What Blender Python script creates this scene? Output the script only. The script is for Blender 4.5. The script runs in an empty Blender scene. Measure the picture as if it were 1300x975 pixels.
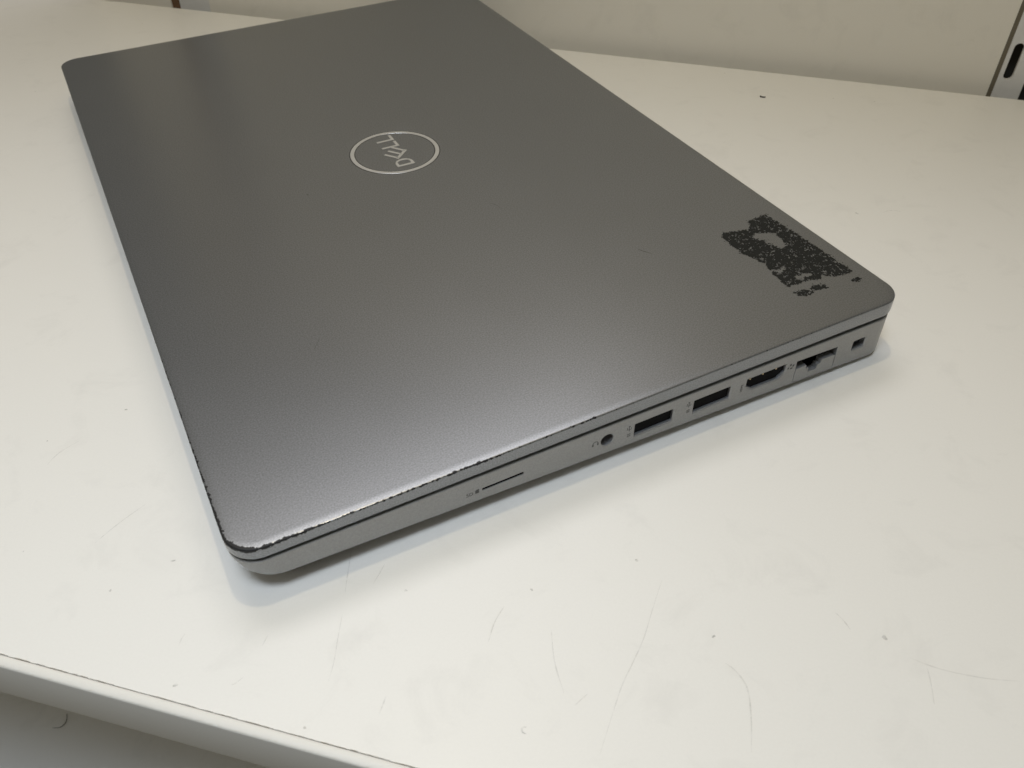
import bpy, bmesh, math, random
from mathutils import Matrix, Vector, noise

random.seed(7)
sc = bpy.context.scene
col = sc.collection
MM = 0.001

# ------------------------------------------------------------------ camera
cam = bpy.data.cameras.new('camera')
cam.sensor_width = 36.0
cam.lens = 1093.6 / 1300 * 36.0
cam.clip_start = 0.01
cam.clip_end = 50
cam.dof.use_dof = True
cam.dof.focus_distance = 0.27
cam.dof.aperture_fstop = 34
camo = bpy.data.objects.new('camera', cam)
col.objects.link(camo)
rx = Vector((0.966806, 0.255355, 0.008987))
ry = Vector((-0.177502, 0.645913, 0.742489))
rz = Vector((0.183793, -0.719438, 0.669798))
mw = Matrix((rx, ry, rz)).transposed().to_4x4()
mw.translation = Vector((89.848, -97.890, 178.575)) * MM
camo.matrix_world = mw
sc.camera = camo
sc.render.resolution_x = 1024
sc.render.resolution_y = 768

# ------------------------------------------------------------------ light
world = bpy.data.worlds.new('World')
sc.world = world
world.use_nodes = True
bg = world.node_tree.nodes['Background']
bg.inputs[0].default_value = (1.0, 0.94, 0.78, 1)
bg.inputs[1].default_value = 0.175


def lamp(name, kind, loc, energy, color, target=None, **kw):
    l = bpy.data.lights.new(name, kind)
    l.energy = energy
    l.color = color
    for k, v in kw.items():
        setattr(l, k, v)
    o = bpy.data.objects.new(name, l)
    o.location = loc
    if target is not None:
        o.rotation_euler = (Vector(target) - Vector(loc)).to_track_quat('-Z', 'Y').to_euler()
    col.objects.link(o)
    return o


# cool shop light over the shelf front, a far one behind the wall top, a small warm lamp close above
key = lamp('ceiling_light', 'AREA', (0.03, -0.21, 0.74), 0.80, (0.79, 0.88, 1.0), (-0.01, -0.05, 0),
           shape='RECTANGLE', size=0.24, size_y=0.16)
key.data.spread = math.radians(80)
rear = lamp('rear_ceiling_light', 'AREA', (-0.29, 0.70, 1.30), 5.0, (0.99, 0.97, 0.98),
            shape='RECTANGLE', size=0.90, size_y=0.42)
rd = (Vector((0.0, 0.05, 0)) - Vector((-0.29, 0.70, 1.30))).normalized()      # a long fixture running along the laptop's depth
rxa = Vector((0.738, 0.675, 0)); rxa = (rxa - rd * rxa.dot(rd)).normalized()
rear.rotation_euler = Matrix((rxa, (-rd).cross(rxa), -rd)).transposed().to_euler()
lamp('small_lamp', 'POINT', (0.0, 0.10, 0.65), 2.7, (1.0, 0.83, 0.54), shadow_soft_size=0.010)
lamp('warm_fill', 'AREA', (0.0, 0.10, 0.80), 0.80, (1.0, 0.77, 0.36), (0.0, 0.10, 0), shape='RECTANGLE', size=0.9, size_y=0.5)  # soft warm fill, added to make up for the dimmed small lamp

sc.view_settings.view_transform = 'Standard'
sc.view_settings.look = 'None'
sc.view_settings.exposure = -0.14
sc.view_settings.gamma = 1


# ------------------------------------------------------------------ helpers
def tag(o, label=None, cat=None, group=None, kind=None):
    if label: o['label'] = label
    if cat: o['category'] = cat
    if group: o['group'] = group
    if kind: o['kind'] = kind
    return o


def obj(name, me, mats, parent=None, loc=None):
    o = bpy.data.objects.new(name, me)
    col.objects.link(o)
    if not isinstance(mats, (list, tuple)):
        mats = [mats]
    if not me.materials:
        for m in mats:
            me.materials.append(m)
    if parent:
        o.parent = parent
    if loc is not None:
        o.location = loc
    return o


def mesh(name, verts, faces, smooth=None, mi=None):
    me = bpy.data.meshes.new(name)
    me.from_pydata([tuple(c * MM for c in v) for v in verts], [], faces)
    if mi:
        for p, i in zip(me.polygons, mi):
            p.material_index = i
    me.update()
    finish(me, smooth)
    return me


def finish(me, smooth=None):
    bm = bmesh.new()
    bm.from_mesh(me)
    bmesh.ops.recalc_face_normals(bm, faces=bm.faces)
    bm.to_mesh(me)
    bm.free()
    if smooth:
        for p in me.polygons:
            p.use_smooth = True
        me.set_sharp_from_angle(angle=math.radians(smooth))


class MB:
    """collects boxes / prisms (mm) into one mesh"""

    def __init__(self):
        self.v, self.f, self.m = [], [], []

    def prism(self, pts0, pts1, mi=0, cap0=True, cap1=True):
        n, b = len(pts0), len(self.v)
        self.v += list(pts0) + list(pts1)
        for i in range(n):
            j = (i + 1) % n
            self.f.append((b + i, b + j, b + n + j, b + n + i)); self.m.append(mi)
        if cap0: self.f.append(tuple(b + i for i in reversed(range(n)))); self.m.append(mi)
        if cap1: self.f.append(tuple(b + n + i for i in range(n))); self.m.append(mi)

    def box(self, x0, x1, y0, y1, z0, z1, mi=0):
        self.prism([(x0, y0, z0), (x1, y0, z0), (x1, y1, z0), (x0, y1, z0)],
                   [(x0, y0, z1), (x1, y0, z1), (x1, y1, z1), (x0, y1, z1)], mi)

    def poly_xy(self, pts, z0, z1, mi=0):
        self.prism([(x, y, z0) for x, y in pts], [(x, y, z1) for x, y in pts], mi)

    def build(self, name, mats, parent=None, smooth=None, loc=None):
        return obj(name, mesh(name, self.v, self.f, smooth, self.m), mats, parent, loc)


# ------------------------------------------------------------------ materials
class NT:
    def __init__(self, name):
        self.m = bpy.data.materials.new(name)
        self.m.use_nodes = True
        self.t = self.m.node_tree
        self.b = self.t.nodes['Principled BSDF']

    def n(self, kind, **kw):
        nd = self.t.nodes.new(kind)
        for k, v in kw.items():
            setattr(nd, k, v)
        return nd

    def link(self, a, b):
        self.t.links.new(a, b)

    def set(self, sock, v):
        if isinstance(v, bpy.types.NodeSocket):
            self.link(v, sock)
        else:
            sock.default_value = v

    def math(self, op, a, b=0.0, clamp=False):
        nd = self.n('ShaderNodeMath', operation=op, use_clamp=clamp)
        self.set(nd.inputs[0], a)
        self.set(nd.inputs[1], b)
        return nd.outputs[0]

    def noise(self, vec, scale, detail=2.0, rough=0.5, dist=0.0):
        nd = self.n('ShaderNodeTexNoise')
        self.set(nd.inputs['Vector'], vec)
        nd.inputs['Scale'].default_value = scale
        nd.inputs['Detail'].default_value = detail
        nd.inputs['Roughness'].default_value = rough
        nd.inputs['Distortion'].default_value = dist
        return nd.outputs['Fac']

    def ramp(self, fac, stops):
        nd = self.n('ShaderNodeValToRGB')
        self.set(nd.inputs[0], fac)
        e = nd.color_ramp.elements
        while len(e) < len(stops):
            e.new(0.5)
        for el, (p, c) in zip(e, stops):
            el.position = p
            el.color = (c, c, c, 1) if isinstance(c, (int, float)) else (*c, 1)
        return nd.outputs[0]

    def mix(self, fac, a, b):
        nd = self.n('ShaderNodeMix', data_type='RGBA')
        self.set(nd.inputs[0], fac)
        self.set(nd.inputs[6], a if isinstance(a, bpy.types.NodeSocket) else (*a, 1))
        self.set(nd.inputs[7], b if isinstance(b, bpy.types.NodeSocket) else (*b, 1))
        return nd.outputs[2]

    def bump(self, h, strength, dist):
        nd = self.n('ShaderNodeBump')
        nd.inputs['Strength'].default_value = strength
        nd.inputs['Distance'].default_value = dist
        self.link(h, nd.inputs['Height'])
        self.link(nd.outputs[0], self.b.inputs['Normal'])

    def co(self):
        return self.n('ShaderNodeTexCoord').outputs['Object']

    def P(self, **kw):
        for k, v in kw.items():
            self.set(self.b.inputs[k.replace('_', ' ')], (*v, 1) if isinstance(v, tuple) and len(v) == 3 else v)
        return self


def plain(name, color, rough=0.5, metal=0.0, spread=0.06, scale=900):
    t = NT(name)
    f = t.noise(t.co(), scale, 2)
    lo = tuple(c * (1 - spread) for c in color)
    hi = tuple(c * (1 + spread) for c in color)
    t.P(Base_Color=t.mix(f, lo, hi), Roughness=rough, Metallic=metal)
    return t.m


DEPTH, WIDTH, RAD = 208.6, 320.6, 8.0


def silver_paint(name, base, rough, metal, chips, flake=0.5):
    t = NT(name)
    co = t.co()
    fl = t.noise(co, 2300, 1.6, 0.6)                     # metallic flake
    big = t.noise(co, 28, 3, 0.55)                       # faint handling smears
    v = t.math('ADD', t.math('MULTIPLY', t.ramp(fl, [(0.3, 0.0), (0.7, 1.0)]), flake), t.math('MULTIPLY', big, 0.03))
    lo = tuple(c * 0.72 for c in base)
    hi = tuple(c * 1.22 for c in base)
    c = t.mix(t.math('MULTIPLY', v, 1.7, True), lo, hi)
    r = t.math('ADD', rough - 0.06, t.math('MULTIPLY', big, 0.03))
    mt = metal
    if chips:
        sep = t.n('ShaderNodeSeparateXYZ')
        t.link(co, sep.inputs[0])
        X = t.math('MULTIPLY', sep.outputs[0], 1000.0)
        Y = t.math('MULTIPLY', sep.outputs[1], 1000.0)
        Z = t.math('MULTIPLY', sep.outputs[2], 1000.0)
        # distance inwards from the rounded outline
        qx = t.math('SUBTRACT', t.math('ABSOLUTE', t.math('SUBTRACT', X, DEPTH / 2)), DEPTH / 2 - RAD)
        qy = t.math('SUBTRACT', t.math('ABSOLUTE', t.math('SUBTRACT', Y, WIDTH / 2)), WIDTH / 2 - RAD)
        mx, my = t.math('MAXIMUM', qx, 0.0), t.math('MAXIMUM', qy, 0.0)
        ln = t.math('SQRT', t.math('ADD', t.math('MULTIPLY', mx, mx), t.math('MULTIPLY', my, my)))
        ins = t.math('MINIMUM', t.math('MAXIMUM', qx, qy), 0.0)
        d = t.math('SUBTRACT', RAD, t.math('ADD', ln, ins))
        e = t.math('MAXIMUM', d, t.math('MULTIPLY', Z, -1.0))
        ex = t.ramp(t.math('DIVIDE', X, DEPTH), [(0.0, 0.96), (0.035, 0.80), (0.13, 0.66), (0.20, 0.66),
                                               (0.30, 0.72), (0.38, 0.60), (0.46, 0.64), (0.53, 0.55),
                                               (0.60, 0.54), (0.80, 0.57), (0.95, 0.54), (1.0, 0.2)])
        ey = t.ramp(t.math('DIVIDE', Y, WIDTH), [(0.0, 0.96), (0.03, 0.80), (0.10, 0.70), (0.2, 0.62),
                                               (0.30, 0.55), (0.45, 0.48), (0.6, 0.2)])
        ex = t.math('MULTIPLY', ex, t.math('LESS_THAN', Y, 6.0))
        ey = t.math('MULTIPLY', ey, t.math('LESS_THAN', X, 6.0))
        env = t.math('MAXIMUM', ex, ey)
        nz = t.math('ADD', t.math('MULTIPLY', t.noise(co, 640, 3, 0.65), 0.75),
                    t.math('MULTIPLY', t.noise(co, 90, 2, 0.5), 0.25))
        h = t.math('MULTIPLY', t.math('ADD', nz, t.math('SUBTRACT', env, 1.10)), 3.0)
        chip = t.math('LESS_THAN', e, h)
        c = t.mix(chip, c, (0.004, 0.004, 0.005))
        r = t.math('ADD', r, t.math('MULTIPLY', chip, 0.3))
        mt = t.math('MULTIPLY', t.math('SUBTRACT', 1.0, chip), metal)
    t.P(Base_Color=c, Roughness=r, Metallic=mt)
    t.bump(fl, 0.14 if chips else 0.06, 0.00006)
    return t.m


M_lid = silver_paint('silver_lid_paint', (0.280, 0.290, 0.306), 0.335, 0.88, True, 0.42)
M_base = silver_paint('silver_base_paint', (0.40, 0.40, 0.398), 0.46, 0.55, False, 0.16)
M_logo = plain('logo_metal', (0.62, 0.62, 0.61), 0.40, 0.8, 0.03)
M_groove = plain('logo_groove', (0.03, 0.03, 0.03), 0.6)
M_black = plain('black_plastic', (0.004, 0.004, 0.0045), 0.6)
M_black.node_tree.nodes['Principled BSDF'].inputs['Specular IOR Level'].default_value = 0.06
M_rubber = plain('black_rubber', (0.014, 0.014, 0.015), 0.8)
M_port = plain('port_metal', (0.50, 0.51, 0.53), 0.35, 0.8)
M_gold = plain('contact_gold', (0.75, 0.60, 0.38), 0.3, 1.0)
M_print = plain('grey_print', (0.07, 0.07, 0.07), 0.6)
M_resid = plain('dark_adhesive', (0.013, 0.0135, 0.012), 0.8, 0.0, 0.6, 1500)
M_resid.node_tree.nodes['Principled BSDF'].inputs['Specular IOR Level'].default_value = 0.2
M_scr = plain('lid_scratch', (0.05, 0.05, 0.05), 0.5)
M_brown = plain('chipboard_edge', (0.16, 0.09, 0.045), 0.8, 0.0, 0.4, 600)
M_steel = plain('grey_upright_steel', (0.70, 0.70, 0.69), 0.5, 0.0, 0.05, 300)
M_dark = plain('gap_shade', (0.07, 0.065, 0.05), 0.9)
M_hair = plain('dark_fibre', (0.03, 0.025, 0.02), 0.6)


def board_mat(name, base, rough, dirt):
    t = NT(name)
    co = t.co()
    a = t.noise(co, 9, 4, 0.6)
    b = t.noise(co, 55, 5, 0.65, 0.6)
    g = t.noise(co, 1500, 2)
    m = t.ramp(b, [(0.55, 0.0), (0.78, 1.0)])
    a = t.math('ADD', t.math('MULTIPLY', a, 0.6), t.math('MULTIPLY', t.math('SUBTRACT', g, 0.5), 0.9))
    c = t.mix(t.math('MULTIPLY', a, 0.6), tuple(x * 1.02 for x in base), tuple(x * 0.94 for x in base))
    c = t.mix(t.math('MULTIPLY', m, dirt), c, tuple(x * 0.72 for x in base))
    t.P(Base_Color=c, Roughness=t.math('ADD', rough - 0.05, t.math('MULTIPLY', b, 0.12)))
    t.b.inputs['Specular IOR Level'].default_value = 0.4
    t.bump(t.math('ADD', t.math('MULTIPLY', g, 0.5), b), 0.06, 0.0003)
    return t.m


M_shelf = board_mat('white_melamine', (0.755, 0.745, 0.71), 0.36, 0.24)
M_trim = board_mat('white_edge_trim', (0.72, 0.705, 0.66), 0.48, 0.2)
M_wall = board_mat('cream_wall', (0.80, 0.77, 0.695), 0.5, 0.25)
M_lower = board_mat('lower_shelf_melamine', (0.80, 0.795, 0.77), 0.45, 0.3)


def mark_mat(name, color, alpha):
    t = NT(name)
    f = t.noise(t.co(), 700, 3, 0.7)
    t.P(Base_Color=color, Roughness=0.6, Alpha=t.math('MULTIPLY', t.ramp(f, [(0.32, 0.15), (0.62, 1.0)]), alpha))
    return t.m


M_mark = mark_mat('scuff_mark', (0.27, 0.265, 0.25), 0.17)
M_speck = mark_mat('dirt_speck', (0.22, 0.215, 0.20), 0.38)
M_joint = mark_mat('joint_dirt', (0.22, 0.18, 0.13), 0.45)


# ------------------------------------------------------------------ setting: shelf, wall, uprights
BACK = 363.0      # rear edge of the shelf board, mm behind the laptop's near corner
WALL = 372.0      # wall plane, a narrow gap behind the board
wx = lambda v: 89.85 + (v - 89.85) * 1.0195
FRONT = -26.2     # joint between board and edge trim
SL, SR = -420.0, 330.0

shelf = bpy.data.objects.new('shelf', None)
col.objects.link(shelf)
shelf.location = (0, 0.17, -0.018)
tag(shelf, 'scuffed white shelf with rounded front edge that the laptop lies on', 'shelf')
SO = (0, -0.17, 0.018)
mb = MB()
mb.box(SL, SR, FRONT + 0.15, BACK, -16.0, 0.0)
mb.build('board', M_shelf, shelf, loc=SO)
# edge trim, rounded at its top
prof = [(FRONT, -15.9)]
prof += [(FRONT, -0.05), (FRONT - 0.3, 0.06), (FRONT - 0.8, 0.10), (FRONT - 1.4, 0.02), (FRONT - 1.9, -0.22)]
for k in range(1, 6):
    a = math.radians(25 + 65 * k / 5)
    prof.append((FRONT - 1.9 - 0.5 * (math.sin(a) - math.sin(math.radians(25))) / (1 - math.sin(math.radians(25))), -0.22 - 0.8 * (math.cos(math.radians(25)) - math.cos(a))))
prof += [(FRONT - 2.4, -14.6), (FRONT - 2.2, -15.3), (FRONT - 1.7, -15.9)]
mb = MB()
mb.prism([(SL, y, z) for y, z in prof], [(SR, y, z) for y, z in prof])
mb.build('edge_trim', M_trim, shelf, 40, SO)
# dirty joint line between board and trim: short uneven smears
mb = MB()
x = SL
while x < SR:
    ln = random.uniform(1.5, 9)
    wd = random.uniform(0.06, 0.22)
    y0 = FRONT + 0.12 + random.uniform(-0.03, 0.06)
    mb.poly_xy([(x, y0 - wd * .3), (x + ln * .5, y0 - wd * .5), (x + ln, y0 - wd * .2), (x + ln, y0 + wd * .4),
                (x + ln * .4, y0 + wd * .7)], 0.03, 0.14)
    x += ln + random.choice((0, 0, 0, 0.4, 1.2))
tag(mb.build('joint_dirt', M_joint, shelf, loc=SO), kind='stuff')

scuffs = [[[95.11, 33.53], [94.03, 24.37], [93.14, 16.2], [91.62, 9.3], [90.14, 2.91], [89.12, -5.51], [88.25, -13.41]], [[111.95, 14.89], [114.15, 13.76], [116.22, 11.71], [117.38, 9.66], [118.06, 6.76], [118.68, 1.53], [119.02, -4.62]], [[136.54, 35.41], [138.51, 33.47], [140.08, 31.25]], [[153.04, 27.31], [157.25, 26.39], [161.96, 26.04], [169.03, 26.34], [176.5, 27.56]], [[156.67, 25.62], [157.18, 21.76], [157.39, 16.78]], [[83.16, -0.71], [82.07, -2.35], [80.94, -4.17]], [[22.79, 3.98], [24.31, -2.17], [25.87, -8.02], [26.6, -12.75]], [[7.89, -16.69], [7.08, -18.29], [6.26, -19.29]], [[-10.51, -10.51], [-10.56, -12.01], [-10.22, -13.61]], [[8.32, -5.85], [8.28, -7.35], [8.31, -8.61]], [[40.3, -12.83], [40.36, -14.9], [40.33, -17.16]], [[17.59, 21.93], [19.27, 15.89], [20.97, 9.89]], [[27.29, 20.53], [27.1, 17.77], [26.7, 14.04]], [[94.39, 115.38], [106.7, 114.88], [121.1, 116.54]], [[132.92, 69.16], [136.95, 64.67], [141.76, 57.96]], [[54.0, 1.63], [53.44, -2.61], [52.64, -8.74], [49.93, -14.2]], [[71.85, 12.82], [74.35, 5.06], [78.07, -1.89]], [[160.4, 85.41], [165.85, 78.12], [167.7, 67.63]], [[151.72, 143.34], [157.18, 132.66], [158.79, 121.64]], [[-75.41, 27.15], [-75.1, 31.92], [-72.62, 37.41]], [[-46.45, 6.86], [-44.35, 14.02], [-41.16, 21.78]], [[157.53, 232.08], [161.31, 235.03], [165.21, 234.86]], [[125.1, 50.85], [130.97, 48.64], [135.16, 44.14]], [[59.43, 16.14], [58.4, 11.38], [58.4, 5.97]]]
specks = [[64.71, 22.44, 0.48], [78.44, -15.35, 0.48], [108.92, 21.1, 0.57], [110.08, 27.13, 0.38], [88.14, 38.03, 0.6], [147.72, 31.26, 0.71], [139.26, 0.64, 0.48], [117.74, -2.33, 0.48], [52.81, -2.38, 0.38], [-5.7, -22.51, 0.71], [26.06, -24.1, 0.48], [-24.23, 7.31, 0.71], [35.06, 14.18, 0.48], [85.77, 355.76, 0.48], [159.44, 340.97, 0.6], [140.01, 339.2, 0.43], [147.73, 228.71, 0.95], [-239.36, 239.19, 0.36], [-241.04, 335.05, 0.48], [-81.27, 35.04, 0.36], [-67.13, 52.44, 0.48], [64.27, 36.92, 0.48], [175.04, 105.14, 0.48], [125.48, 78.91, 0.38], [101.25, -0.39, 0.36], [63.22, -16.98, 0.48], [-34.21, -4.58, 0.38], [-62.19, 0.02, 0.38], [46.17, 8.07, 0.48], [74.03, 50.32, 0.36]]


def smooth_path(pts, n=6):
    out = []
    for i in range(len(pts) - 1):
        p0 = pts[max(i - 1, 0)]; p1 = pts[i]; p2 = pts[i + 1]; p3 = pts[min(i + 2, len(pts) - 1)]
        for k in range(n):
            t = k / n
            out.append([0.5 * (2 * b + (c - a) * t + (2 * a - 5 * b + 4 * c - d) * t * t + (3 * b - a - 3 * c + d) * t ** 3)
                        for a, b, c, d in zip(p0, p1, p2, p3)])
    out.append(list(pts[-1]))
    return out


def ribbon(pts, w, z):
    p = smooth_path(pts)
    v, f = [], []
    n = len(p)
    for i, q in enumerate(p):
        a, b = p[max(i - 1, 0)], p[min(i + 1, n - 1)]
        dx, dy = b[0] - a[0], b[1] - a[1]
        l = math.hypot(dx, dy) or 1
        h = w / 2 * (0.25 + 0.75 * math.sin(math.pi * (i + 0.3) / (n - 0.4))) * random.uniform(0.6, 1.3)
        v += [(q[0] - dy / l * h, q[1] + dx / l * h, z), (q[0] + dy / l * h, q[1] - dx / l * h, z)]
    for i in range(n - 1):
        f.append((2 * i, 2 * i + 1, 2 * i + 3, 2 * i + 2))
    return v, f


for i, s in enumerate(q for k, q in enumerate(scuffs) if k not in (13, 14, 15, 17, 18, 22)):
    v, f = ribbon(s, random.uniform(0.2, 0.34), 0.02 + 0.0005 * i)
    obj('scuff', mesh('scuff', v, f), M_mark, shelf, SO)
for i, (x, y, r) in enumerate(specks):
    if i in (1, 3, 6, 7, 8, 24, 25, 23, 21, 28, 29, 22):
        continue
    n = 9
    el = random.uniform(0.4, 0.9); an = random.uniform(0, 3.14)
    pts = []
    for k in range(n):
        a = 2 * math.pi * k / n
        rr = r * random.uniform(0.55, 1.15)
        u, w = rr * math.cos(a), rr * el * math.sin(a)
        pts.append((x + u * math.cos(an) - w * math.sin(an), y + u * math.sin(an) + w * math.cos(an), 0.035 + .0005 * i))
    obj('speck', mesh('speck', pts, [tuple(range(n))]), M_speck, shelf, SO)
# small C-shaped dent near the front edge
v, f = ribbon([(71.9, -11.6), (71.1, -12.1), (71.4, -12.9), (72.3, -13.1)], 0.4, 0.05)
obj('scuff', mesh('scuff', v, f), M_speck, shelf, SO)

# fragment of black debris lying on the shelf near the wall
mb = MB()
for a, b, w in (((105.0, 331.9), (105.4, 330.8), 0.6), ((105.2, 330.8), (107.2, 330.9), 0.7), ((107.0, 330.9), (107.4, 331.4), .5)):
    dx, dy = b[0] - a[0], b[1] - a[1]; l = math.hypot(dx, dy); nx, ny = -dy / l * w / 2, dx / l * w / 2
    mb.poly_xy([(a[0] + nx, a[1] + ny), (a[0] - nx, a[1] - ny), (b[0] - nx, b[1] - ny), (b[0] + nx, b[1] + ny)], 0.01, 0.35)
tag(mb.build('debris_fragment', M_black), 'tiny black curved crumb on the shelf near the wall', 'debris')

# wall panels and slotted uprights behind the shelf
L_UP = (wx(-233.6), wx(-213.8))     # left upright between these
R_UP = (wx(215.8), wx(262.0))
mb = MB()
mb.box(L_UP[1] + 0.4, wx(213.4), WALL, WALL + 14, -330, 330)
tag(mb.build('wall_panel', M_wall), 'cream wall panel behind the shelf, between the two slotted uprights', 'wall panel')
wc = bpy.data.objects['wall_panel']
mb = MB()
mb.box(wx(213.42), wx(215.7), WALL + 0.9, WALL + 13, -330, 330)
mb.build('gap_strip', plain('gap_strip_shade', (0.16, 0.14, 0.10), 0.8), wc)  # dark strip closing the gap by the upright, its shade put into the colour
mb = MB()
mb.box(wx(-292.0), wx(-238.8), WALL, WALL + 14, -330, 330)
wl = mb.build('wall_panel', M_wall)
tag(wl, 'cream wall panel at far left, beside the brown chipboard edge', 'wall panel')
mb = MB()
mb.box(wx(-238.6), L_UP[0] - 0.2, WALL + 0.6, WALL + 13, -330, 330)
mb.build('chipboard_edge', M_brown, wl)


def upright(x0, x1, slots, label):
    o = bpy.data.objects.new('slotted_upright', None)
    col.objects.link(o)
    o.location = (x0 * MM, WALL * MM, -0.33)
    tag(o, label, 'upright', 'slotted uprights behind the shelf')
    lo = (-x0 * MM, -WALL * MM, 0.33)
    bm = bmesh.new()
    y0, y1 = WALL + 0.8, WALL + 2.6
    outer = [(x0, -330), (x1, -330), (x1, 330), (x0, 330)]

    def loop(pts, y):
        return [bm.verts.new((x * MM, y * MM, z * MM)) for x, z in pts]
    loops = [outer]
    for cx, cz, w, h in slots:
        p = []
        for k in range(9):
            a = math.pi * k / 8
            p.append((cx + w / 2 * math.cos(a), cz + h / 2 - w / 2 + w / 2 * math.sin(a)))
        for k in range(9):
            a = math.pi + math.pi * k / 8
            p.append((cx + w / 2 * math.cos(a), cz - h / 2 + w / 2 + w / 2 * math.sin(a)))
        loops.append(p)
    for y in (y0, y1):
        es = []
        for p in loops:
            vs = loop(p, y)
            for i in range(len(vs)):
                es.append(bm.edges.new((vs[i], vs[(i + 1) % len(vs)])))
        bmesh.ops.triangle_fill(bm, use_beauty=True, use_dissolve=False, edges=es)
    for p in loops:
        a, b = loop(p, y0), loop(p, y1)
        for i in range(len(a)):
            j = (i + 1) % len(a)
            bm.faces.new((a[i], a[j], b[j], b[i]))
    bmesh.ops.remove_doubles(bm, verts=bm.verts, dist=1e-6)
    bmesh.ops.recalc_face_normals(bm, faces=bm.faces)
    me = bpy.data.meshes.new('face_plate')
    bm.to_mesh(me); bm.free()
    obj('face_plate', me, M_steel, o, lo)
    mb = MB()
    mb.box(x0 - 2.6, x1, WALL + 12.0, WALL + 13.8, -330, 330)
    mb.build('channel_back', M_dark, o, loc=lo)  # backing coloured dark to stand for the shade inside slots and gap
    return o


sl = []
for k in range(-9, 10):
    sl.append((wx(220.0), 14.5 + 32 * k, 4.4, 18.0))
    sl.append((wx(230.5), 2.0 + 32 * k, 4.4, 18.0))
upright(R_UP[0], R_UP[1], sl, 'grey steel slotted upright at the right end of the wall panel')
sl = []
for k in range(-9, 10):
    sl.append((L_UP[1] - 4.6, 15 + 32 * k, 3.2, 17.5))
    sl.append((L_UP[1] - 14.0, 16 + 32 * k, 3.2, 17.5))
upright(L_UP[0], L_UP[1], sl, 'grey steel slotted upright at the left, beside the brown edge')

# lower shelf under the front edge
low = bpy.data.objects.new('lower_shelf', None)
col.objects.link(low)
low.location = (0, 0.17, -0.3)
tag(low, 'grey shaded lower shelf seen below the front edge', 'shelf')
mb = MB()
mb.box(SL, SR, -26, WALL - 0.4, -296, -280)
mb.build('board', M_lower, low, loc=(0, -0.17, 0.3))
# fibre lying on the lower shelf
pts = [(-206.5, 55.5, -279.4), (-202.5, 57.0, -279.1), (-201.5, 60.5, -279.1), (-204.0, 64.5, -279.4)]
p = smooth_path(pts)
mb = MB()
for a, b in zip(p, p[1:]):
    mb.prism([(a[0] - .2, a[1], a[2]), (a[0] + .2, a[1], a[2]), (a[0], a[1], a[2] + .35)],
             [(b[0] - .2, b[1], b[2]), (b[0] + .2, b[1], b[2]), (b[0], b[1], b[2] + .35)])
tag(mb.build('fibre', M_hair), 'short dark curled fibre lying on the lower shelf', 'fibre')

# ------------------------------------------------------------------ laptop
# laptop axes: x from the front edge to the hinge, y from the port side to the far side, z up, z = 0 on the lid
LZ = 18.5
lap = bpy.data.objects.new('laptop', None)
col.objects.link(lap)
lm = Matrix(((0.737705, -0.674962, -0.014754), (0.674827, 0.737852, -0.013497), (0.019996, 0.0, 0.999800)))
lap.matrix_world = lm.to_4x4()
tag(lap, 'closed silver grey laptop with chipped edges, ports facing the viewer', 'laptop')
LO = (0, 0, LZ * MM)
ZERO = (0, 0, 0)


def outline(inset, seg=14, front=0.0):
    r = max(RAD - inset, 0.8)
    x0, x1, y0, y1 = inset + front, DEPTH - inset, inset, WIDTH - inset
    p = []
    for cx, cy, a0 in ((x0 + r, y0 + r, 180), (x1 - r, y0 + r, 270), (x1 - r, y1 - r, 0), (x0 + r, y1 - r, 90)):
        for k in range(seg + 1):
            a = math.radians(a0 + 90 * k / seg)
            p.append((cx + r * math.cos(a), cy + r * math.sin(a)))
    return p


def rings_mesh(name, rings, smooth):
    v, f = [], []
    n = None
    for ins, zf, *fr in rings:
        p = outline(ins, 14, fr[0] if fr else 0.0)
        n = len(p)
        v += [(x, y, zf(x) if callable(zf) else zf) for x, y in p]
    for r in range(len(rings) - 1):
        for i in range(n):
            j = (i + 1) % n
            f.append((r * n + i, r * n + j, (r + 1) * n + j, (r + 1) * n + i))
    f.append(tuple(range(n)))
    f.append(tuple((len(rings) - 1) * n + i for i in range(n)))
    return mesh(name, v, f, smooth)


lidb = lambda x: -3.75 - 0.0070 * x
baset = lambda x: -4.95 - 0.0085 * x
baseb = lambda x: -11.8 - 0.0455 * x
tabz = lambda x: -18.5 - 0.02 * x
rings = [(2.6, lidb), (0.35, lidb), (0.05, lambda x: lidb(x) + 0.3), (0.0, lambda x: lidb(x) + 0.8), (0.0, -0.55),
         (0.03, -0.30), (0.12, -0.12), (0.28, -0.03), (0.5, 0.0), (2.5, 0.0)]
lid = obj('lid', rings_mesh('lid', rings, 50), M_lid, lap, LO)

seal = obj('seal', rings_mesh('seal', [(2.2, lambda x: baset(x) - 0.5), (2.2, lambda x: lidb(x) + 0.4)], 50), M_rubber, lap, LO)


def botz(x):
    return tabz(x) + 1.6


rings = [(3.0, baset), (0.55, lambda x: baset(x)), (0.32, lambda x: baset(x) - 0.22), (0.30, lambda x: baset(x) - 0.8),
         (0.30, lambda x: baset(x) - 2.2, 0.35), (0.30, lambda x: baseb(x) + 2.0, 1.3), (0.30, lambda x: baseb(x) + 0.7, 2.4), (0.45, lambda x: baseb(x) + 0.15, 3.2), (0.95, lambda x: baseb(x) - 0.3, 4.2),
         (4.5, lambda x: min(botz(x), baseb(x) - 0.6), 6.0), (6.0, lambda x: min(botz(x), baseb(x) - 0.9), 6.0)]
base_me = rings_mesh('base', rings, None)
base = obj('base', base_me, M_base, lap, LO)
FY = 0.30


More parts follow.
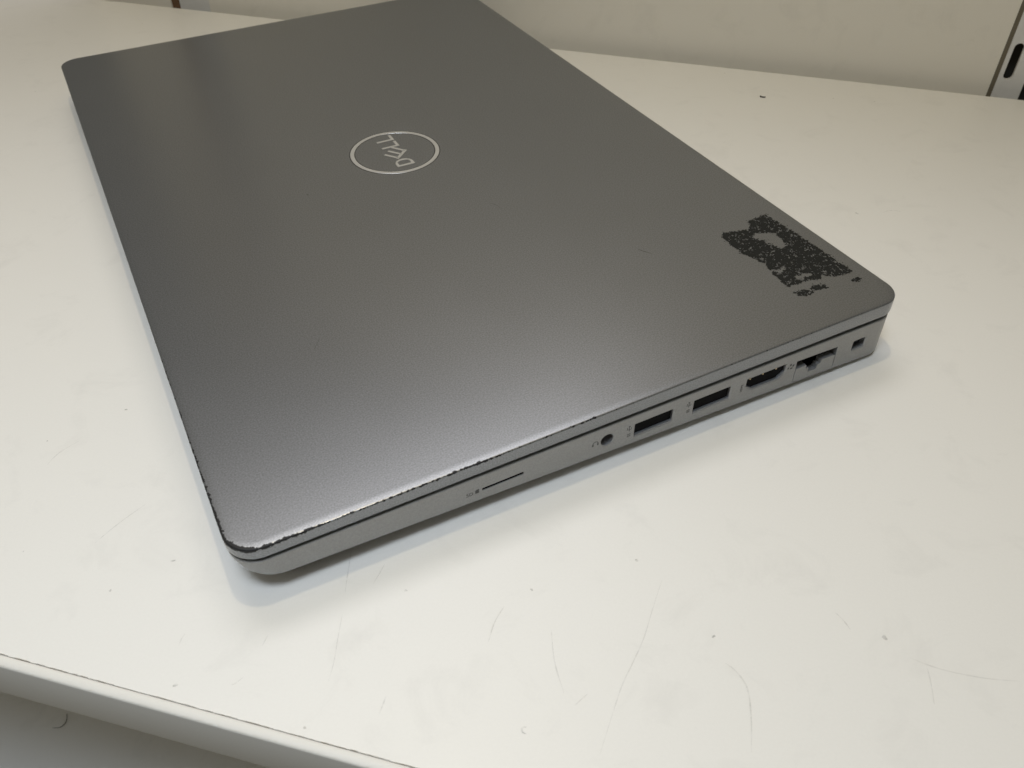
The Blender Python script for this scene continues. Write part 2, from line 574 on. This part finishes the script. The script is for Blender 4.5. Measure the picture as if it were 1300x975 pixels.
def rrect(cx, cz, w, h, r, seg=5):
    p = []
    for sx, sz, a0 in ((-1, -1, 180), (1, -1, 270), (1, 1, 0), (-1, 1, 90)):
        for k in range(seg + 1):
            a = math.radians(a0 + 90 * k / seg)
            p.append((cx + sx * (w / 2 - r) + r * math.cos(a), cz + sz * (h / 2 - r) + r * math.sin(a)))
    return p


def grow(p, g):
    cx = sum(q[0] for q in p) / len(p); cz = sum(q[1] for q in p) / len(p)
    return [(x + g * (1 if x > cx else -1), z + g * (1 if z > cz else -1)) for x, z in p]


cuts = MB()


def cutter(p, depth, mouth=0.22):
    """hole with a softened mouth, then straight in"""
    secs = [(FY - 1.0, mouth * 2.0), (FY, mouth), (FY + mouth, 0.0), (FY + depth, 0.0)]
    b = len(cuts.v); n = len(p)
    for y, g in secs:
        cuts.v += [(x, y, z) for x, z in grow(p, g)]
    for r in range(len(secs) - 1):
        for i in range(n):
            j = (i + 1) % n
            cuts.f.append((b + r * n + i, b + r * n + j, b + (r + 1) * n + j, b + (r + 1) * n + i)); cuts.m.append(0)
    cuts.f.append(tuple(b + i for i in reversed(range(n)))); cuts.m.append(0)
    cuts.f.append(tuple(b + (len(secs) - 1) * n + i for i in range(n))); cuts.m.append(0)


def circ(cx, cz, r, n=28):
    return [(cx + r * math.cos(2 * math.pi * k / n), cz + r * math.sin(2 * math.pi * k / n)) for k in range(n)]


SD = rrect(69.3, -10.75, 12.2, 0.85, 0.4)
JACK = circ(101.4, -11.1, 2.0)
USB1 = rrect(116.9, -11.75, 12.8, 4.5, 0.25, 2)
USB2 = rrect(137.1, -11.95, 12.9, 4.65, 0.25, 2)
HDMI = [(149.6, -9.6), (164.2, -9.75), (164.2, -12.6), (161.9, -14.5), (152.2, -14.3), (149.6, -12.4)][::-1]
RJ = [(168.3, -10.2), (184.6, -10.9), (184.9, -19.6), (168.6, -18.8)][::-1]
LOCK = rrect(194.0, -13.5, 5.0, 3.6, 0.5, 3)
cutter(SD, 6, 0.1)
cutter(JACK, 9, 0.2)
cutter(USB1, 9, 0.36)
cutter(USB2, 9, 0.36)
cutter(HDMI, 9, 0.36)
cutter(RJ, 11, 0.05)
cutter(LOCK, 5, 0.35)
cut_o = obj('port_cutter', mesh('port_cutter', cuts.v, cuts.f), M_base, lap, LO)
md = base.modifiers.new('ports', 'BOOLEAN')
md.operation = 'DIFFERENCE'; md.solver = 'EXACT'; md.object = cut_o; md.use_self = True
bpy.context.view_layer.update()
dg = bpy.context.evaluated_depsgraph_get()
new = bpy.data.meshes.new_from_object(base.evaluated_get(dg))
base.modifiers.clear()
base.data = new
bpy.data.objects.remove(cut_o)
for pl in new.polygons:
    pl.use_smooth = True
new.set_sharp_from_angle(angle=math.radians(35))


def shrink(p, g):
    return grow(p, -g)


def liner(name, p, y0, depth, extra=None, mats=None):
    """open metal shell inside a hole plus inner pieces"""
    mb = MB()
    q = shrink(p, 0.03)
    mb.prism([(x, FY + y0, z) for x, z in q], [(x, FY + depth - 0.1, z) for x, z in q], 0, cap0=False)
    if extra:
        extra(mb)
    return mb.build(name, mats or [M_port, M_black, M_gold], base)


def usb_in(x0, x1, zt, zb):
    def f(mb):
        # black tongue in the upper half, dark back, spring tabs of the shell at the top
        mb.box(x0 + 0.8, x1 - 0.8, FY + 1.0, FY + 8.6, zt - 2.3, zt - 0.65, 1)
        mb.box(x0 + 0.06, x1 - 0.06, FY + 0.95, FY + 8.7, zb + 0.06, zt - 0.06, 1)
        for c in (0.27, 0.62):
            xa = x0 + (x1 - x0) * c
            mb.prism([(xa, FY + 0.5, zt - .04), (xa + 2.0, FY + 0.5, zt - .04), (xa + 2.0, FY + 0.5, zt - .1), (xa, FY + 0.5, zt - .1)],
                     [(xa, FY + 2.4, zt - .45), (xa + 2.0, FY + 2.4, zt - .45), (xa + 2.0, FY + 2.4, zt - .6), (xa, FY + 2.4, zt - .6)], 0)
    return f


liner('usb_port', USB1, 0.5, 9, usb_in(110.55, 123.25, -9.65, -13.85))
liner('usb_port', USB2, 0.5, 9, usb_in(130.7, 143.5, -9.75, -14.15))


def hdmi_in(mb):
    mb.box(151.0, 162.8, FY + 1.2, FY + 8.6, -12.1, -11.2, 1)
    q = shrink(HDMI, 0.08)
    mb.prism([(x, FY + 1.0, z) for x, z in q], [(x, FY + 8.7, z) for x, z in q], 1)
    for x in (150.9, 155.6, 160.6):
        mb.box(x, x + 0.45, FY + 0.6, FY + 1.05, -10.6, -10.2, 2)


liner('hdmi_port', HDMI, 0.4, 9, hdmi_in)


def jack_in(mb):
    mb.prism([(x, FY + 3.0, z) for x, z in circ(101.4, -11.1, 1.9)], [(x, FY + 8.7, z) for x, z in circ(101.4, -11.1, 1.9)], 1)
    mb.box(100.0, 100.9, FY + 1.5, FY + 2.9, -11.4, -10.7, 2)


liner('audio_jack', JACK, 0.5, 9, jack_in)
liner('card_slot', SD, 0.25, 6, None, [M_black])


def lock_in(mb):
    q = shrink(LOCK, 0.5)
    mb.prism([(x, FY + 1.6, z) for x, z in q], [(x, FY + 4.8, z) for x, z in q], 1)


liner('lock_slot', LOCK, 0.8, 5, lock_in)

# network socket with its drop-down flap
mb = MB()
mb.prism([(x, FY + 4.5, z) for x, z in shrink(RJ, 0.04)], [(x, FY + 10.8, z) for x, z in shrink(RJ, 0.04)], 0)
mb.box(168.6, 184.5, FY + 0.6, FY + 2.1, -11.4, -10.95, 0)
net = mb.build('network_port', [M_black], base)
flap = [(168.75, -18.7), (184.65, -19.5), (184.4, -14.2), (183.9, -13.9), (178.9, -13.7), (178.75, -15.2),
        (177.7, -15.2), (177.5, -16.9), (174.1, -16.75), (174.0, -15.0), (172.9, -14.9), (172.8, -13.5), (169.1, -13.5), (168.65, -14.0)]
mb = MB()
mb.prism([(x, FY + 0.02, z) for x, z in flap], [(x, FY + 2.1, z) for x, z in flap])
mb.build('network_flap', M_base, base)

# printed icons on the port side
def glyphs(name, rects, parent=base):
    mb = MB()
    for x0, x1, z0, z1 in rects:
        mb.box(x0, x1, FY - 0.03, FY + 0.02, z0, z1)
    return mb.build(name, M_print, parent)


def text(name, s, size, x, z, rot=0.0):
    cu = bpy.data.curves.new(name, 'FONT')
    cu.body = s; cu.size = size * MM; cu.extrude = 0.00002
    o = bpy.data.objects.new(name, cu)
    col.objects.link(o)
    bpy.context.view_layer.update()
    me = bpy.data.meshes.new_from_object(o.evaluated_get(bpy.context.evaluated_depsgraph_get()))
    bpy.data.objects.remove(o)
    me.transform(Matrix.Translation((x * MM, (FY - 0.015) * MM, z * MM)) @ Matrix.Rotation(math.pi / 2, 4, 'X') @ Matrix.Rotation(rot, 4, 'Z'))
    me.materials.clear()
    return obj(name, me, M_print, base)


text('card_lettering', 'SD', 1.7, 58.6, -11.4)
glyphs('card_icon', [(61.2, 62.3, -11.35, -10.15), (61.5, 62.3, -10.15, -9.95)])
hp = []
for k in range(10):
    a0, a1 = math.pi * k / 10, math.pi * (k + 1) / 10
    c0 = (97.5 + 0.85 * math.cos(a0), -10.7 + 0.75 * math.sin(a0))
    hp.append((c0[0] - .12, c0[0] + .12, c0[1] - .1, c0[1] + .1))
hp += [(96.45, 96.95, -11.5, -10.7), (98.05, 98.55, -11.5, -10.7)]
glyphs('headphone_icon', hp)
for x in (108.5, 128.6):
    g = [(x - 0.1, x + 0.1, -11.1, -9.3), (x - 0.75, x - 0.55, -10.3, -9.5), (x + 0.55, x + 0.75, -10.3, -9.8),
         (x - 0.75, x + 0.1, -10.45, -10.3), (x - 0.1, x + 0.75, -10.6, -10.45), (x - 0.3, x + 0.3, -9.4, -9.05)]
    glyphs('usb_icon', g)
    text('usb_lettering', 'SS', 1.5, x + 0.5, -13.3, math.pi / 2)
text('hdmi_lettering', 'HDMI', 1.15, 148.1, -13.6, math.pi / 2)
glyphs('network_icon', [(165.6, 166.3, -11.0, -10.2), (166.7, 167.4, -11.6, -10.8), (164.9, 165.5, -12.0, -11.3), (166.0, 166.9, -12.4, -11.8)])

# rubber feet
for x in (14, 190):
    for y in (30, 290):
        mb = MB()
        w = 8 if x > 100 else 6
        mb.prism([(x + (w / 2) * math.cos(2 * math.pi * k / 20), y + 12 * math.sin(2 * math.pi * k / 20), tabz(x) + 0.02) for k in range(20)],
                 [(x + (w / 2 + .6) * math.cos(2 * math.pi * k / 20), y + 12.6 * math.sin(2 * math.pi * k / 20), min(botz(x), baseb(x) - .6) + 0.5) for k in range(20)])
        mb.build('foot', M_rubber, lap, loc=LO)

# ---- lid badge: ring and letters (u runs away from the port side, v from hinge to front)
CX, CY = 105.2, 161.9
uv = lambda u, v: (CX - v, CY + u)


def ring(name, r0, r1, z, mat, n=96, b=0.08):
    v, f = [], []
    for r, zz in ((r0, 0.004), (r0 + b, z), (r1 - b, z), (r1, 0.004)):
        v += [(CX + r * math.cos(2 * math.pi * k / n), CY + r * math.sin(2 * math.pi * k / n), zz) for k in range(n)]
    for q in range(3):
        for i in range(n):
            j = (i + 1) % n
            f.append((q * n + i, q * n + j, (q + 1) * n + j, (q + 1) * n + i))
    return obj(name, mesh(name, v, f, 30), mat, lid)


ring('badge_groove', 15.35, 17.65, 0.012, M_groove, b=0.01)
ring('badge_ring', 15.70, 17.28, 0.10, M_logo)


def strokes(name, polys):
    mb = MB()
    mg = MB()
    for p in polys:
        mb.poly_xy([uv(*q) for q in p], 0.006, 0.09)
    return mb.build(name, M_logo, lid)


def bar(a, b, w):
    dx, dy = b[0] - a[0], b[1] - a[1]
    l = math.hypot(dx, dy); nx, ny = -dy / l * w / 2, dx / l * w / 2
    return [(a[0] + nx, a[1] + ny), (a[0] - nx, a[1] - ny), (b[0] - nx, b[1] - ny), (b[0] + nx, b[1] + ny)]


SW = 1.08
# D : outer and inner outline as a strip of quads
def dshape(o):
    x0, x1, v0, v1 = -12.0 + o, -6.6 - o, -3.5 + o, 3.5 - o
    p = [(x0, v0), (x0 + 1.6, v0)]
    for k in range(11):
        a = -math.pi / 2 + math.pi * k / 10
        p.append((x0 + 2.0 + (x1 - x0 - 2.0) * math.cos(a), (v1 - v0) / 2 * math.sin(a)))
    p += [(x0 + 1.6, v1), (x0, v1)]
    return p


a, b = dshape(0), dshape(SW)
strokes('badge_letter', [[a[i], a[(i + 1) % len(a)], b[(i + 1) % len(a)], b[i]] for i in range(len(a))])
# slanted E
E0, E1 = (-5.2, 0.8), (-0.9, -3.8)
ed = (0.80, 0.60)
arms = []
for t, ln in ((0.0, 6.0), (0.5, 6.0), (1.0, 6.0)):
    q = (E0[0] + (E1[0] - E0[0]) * t, E0[1] + (E1[1] - E0[1]) * t)
    arms.append(bar(q, (q[0] + ed[0] * ln, q[1] + ed[1] * ln), 1.02))
ext = 0.12
strokes('badge_letter', arms + [bar((E0[0] - (E1[0] - E0[0]) * ext, E0[1] - (E1[1] - E0[1]) * ext),
                                    (E1[0] + (E1[0] - E0[0]) * ext, E1[1] + (E1[1] - E0[1]) * ext), 1.15)])
for u0, ln in ((4.5, 4.1), (10.1, 3.9)):
    strokes('badge_letter', [[(u0 - .55, -3.6), (u0 + .55, -3.6), (u0 + .55, 3.55), (u0 - .55, 3.55)],
                             [(u0 + .55, -3.6), (u0 + ln, -3.6), (u0 + ln, -2.5), (u0 + .55, -2.5)]])

# ---- torn dark adhesive left where a sticker was
poly_main = [(179.2, 53.3), (181.2, 55.2), (183.7, 54.6), (186, 53.6), (190.5, 53.0), (192.0, 55.5), (193.4, 57.0), (197, 57.6),
             (201.3, 57.2), (202.3, 50), (203.0, 36), (203.6, 17.4), (199, 17.6), (195.0, 18.6), (193.5, 20.8), (191.5, 19.2), (188, 20.2),
             (184, 20.6), (179.9, 20.8), (179.5, 24), (180.4, 30), (181.6, 34), (180.6, 37.2), (178.9, 42), (178.8, 48)]
poly_low = [(179.0, 18.0), (182.5, 18.2), (184.5, 17.0), (187.0, 18.4), (191.2, 16.6), (190.8, 14.6), (185.5, 14.9), (183, 13.9), (179.5, 15.0)]
poly_dot = [(198.0, 14.3), (200.4, 14.9), (203.2, 14.4), (203.4, 12.6), (200.8, 12.3)]
hole_a = [(190.0, 50.2), (193.0, 49.0), (196.4, 47.2), (196.2, 43), (195.0, 38.6), (191.8, 38.4), (190.5, 42), (189.2, 45), (187.8, 47.5)]
hole_b = [(181.5, 30.3), (184.0, 29.6), (186.5, 30.6), (185.8, 28.5), (182, 27.5)]
hole_c = [(185.0, 24.0), (189.5, 24.2), (191, 22.6), (186, 21.6), (184, 22.4)]


def sd_poly(p, x, y):
    d = 1e9; ins = False
    n = len(p)
    for i in range(n):
        ax, ay = p[i]; bx, by = p[(i + 1) % n]
        ex, ey = bx - ax, by - ay
        t = max(0, min(1, ((x - ax) * ex + (y - ay) * ey) / (ex * ex + ey * ey)))
        d = min(d, math.hypot(x - ax - ex * t, y - ay - ey * t))
        if (ay > y) != (by > y) and x < (bx - ax) * (y - ay) / (by - ay) + ax:
            ins = not ins
    return d if ins else -d


CS = 0.22
nx_, ny_ = int(27 / CS), int(48 / CS)
keep = set()
for i in range(nx_):
    for j in range(ny_):
        x, y = 177.5 + i * CS, 11.0 + j * CS
        d = max(sd_poly(poly_main, x, y), sd_poly(poly_low, x, y) - 0.25, sd_poly(poly_dot, x, y) - 0.3)
        if d < -1.2:
            continue
        d = d * 1.8 if d > -0.5 else d
        d = min(d, -sd_poly(hole_a, x, y) + 0.55, -sd_poly(hole_b, x, y) + 0.25, -sd_poly(hole_c, x, y) + 0.25)
        n1 = noise.noise(Vector((x * 0.55, y * 0.55, 3.1)))
        n2 = noise.noise(Vector((x * 1.5, y * 1.5, 9.7)))
        n3 = noise.noise(Vector((x * 3.2, y * 3.2, 1.3)))
        val = max(min(d, 0.8), -1.1) * 0.60 + n1 * 0.55 + n2 * 0.60 + n3 * 0.52
        if val > 0.17:
            keep.add((i, j))
v, f, idx = [], [], {}


def vid(i, j, top):
    k = (i, j, top)
    if k not in idx:
        idx[k] = len(v)
        jx = noise.noise(Vector((i * 1.7, j * 1.3, 5.5))) * 0.10
        jy = noise.noise(Vector((i * 1.1, j * 1.9, 8.5))) * 0.10
        hz = 0.045 + 0.02 * noise.noise(Vector((i * .4, j * .4, 2.2)))
        v.append((177.5 + i * CS + jx, 11.0 + j * CS + jy, hz if top else 0.002))
    return idx[k]


for (i, j) in sorted(keep):
    f.append((vid(i, j, 1), vid(i + 1, j, 1), vid(i + 1, j + 1, 1), vid(i, j + 1, 1)))
    for (di, dj, p0, p1) in ((-1, 0, (i, j + 1), (i, j)), (1, 0, (i + 1, j), (i + 1, j + 1)), (0, -1, (i, j), (i + 1, j)), (0, 1, (i + 1, j + 1), (i, j + 1))):
        if (i + di, j + dj) not in keep:
            f.append((vid(*p0, 0), vid(*p1, 0), vid(*p1, 1), vid(*p0, 1)))
me = bpy.data.meshes.new('sticker_residue')
me.from_pydata([tuple(c * MM for c in q) for q in v], [], f)
me.update()
res = obj('sticker_residue', me, M_resid, lid)
res['label'] = 'torn dark adhesive patch left by a sticker'

# small scratches and dots on the lid
for pts, w in (([(150.4, 61.0), (151.6, 58.6), (153.2, 56.2)], 0.22), ([(120.5, 110.5), (122.0, 107.8), (122.4, 104.6)], 0.12),
               ([(40.0, 62.0), (43.0, 66.0)], 0.10), ([(64.8, 147.0), (65.4, 146.4)], 0.5)):
    vv, ff = ribbon(pts, w, 0.012)
    obj('scratch', mesh('scratch', vv, ff), M_scr, lid)
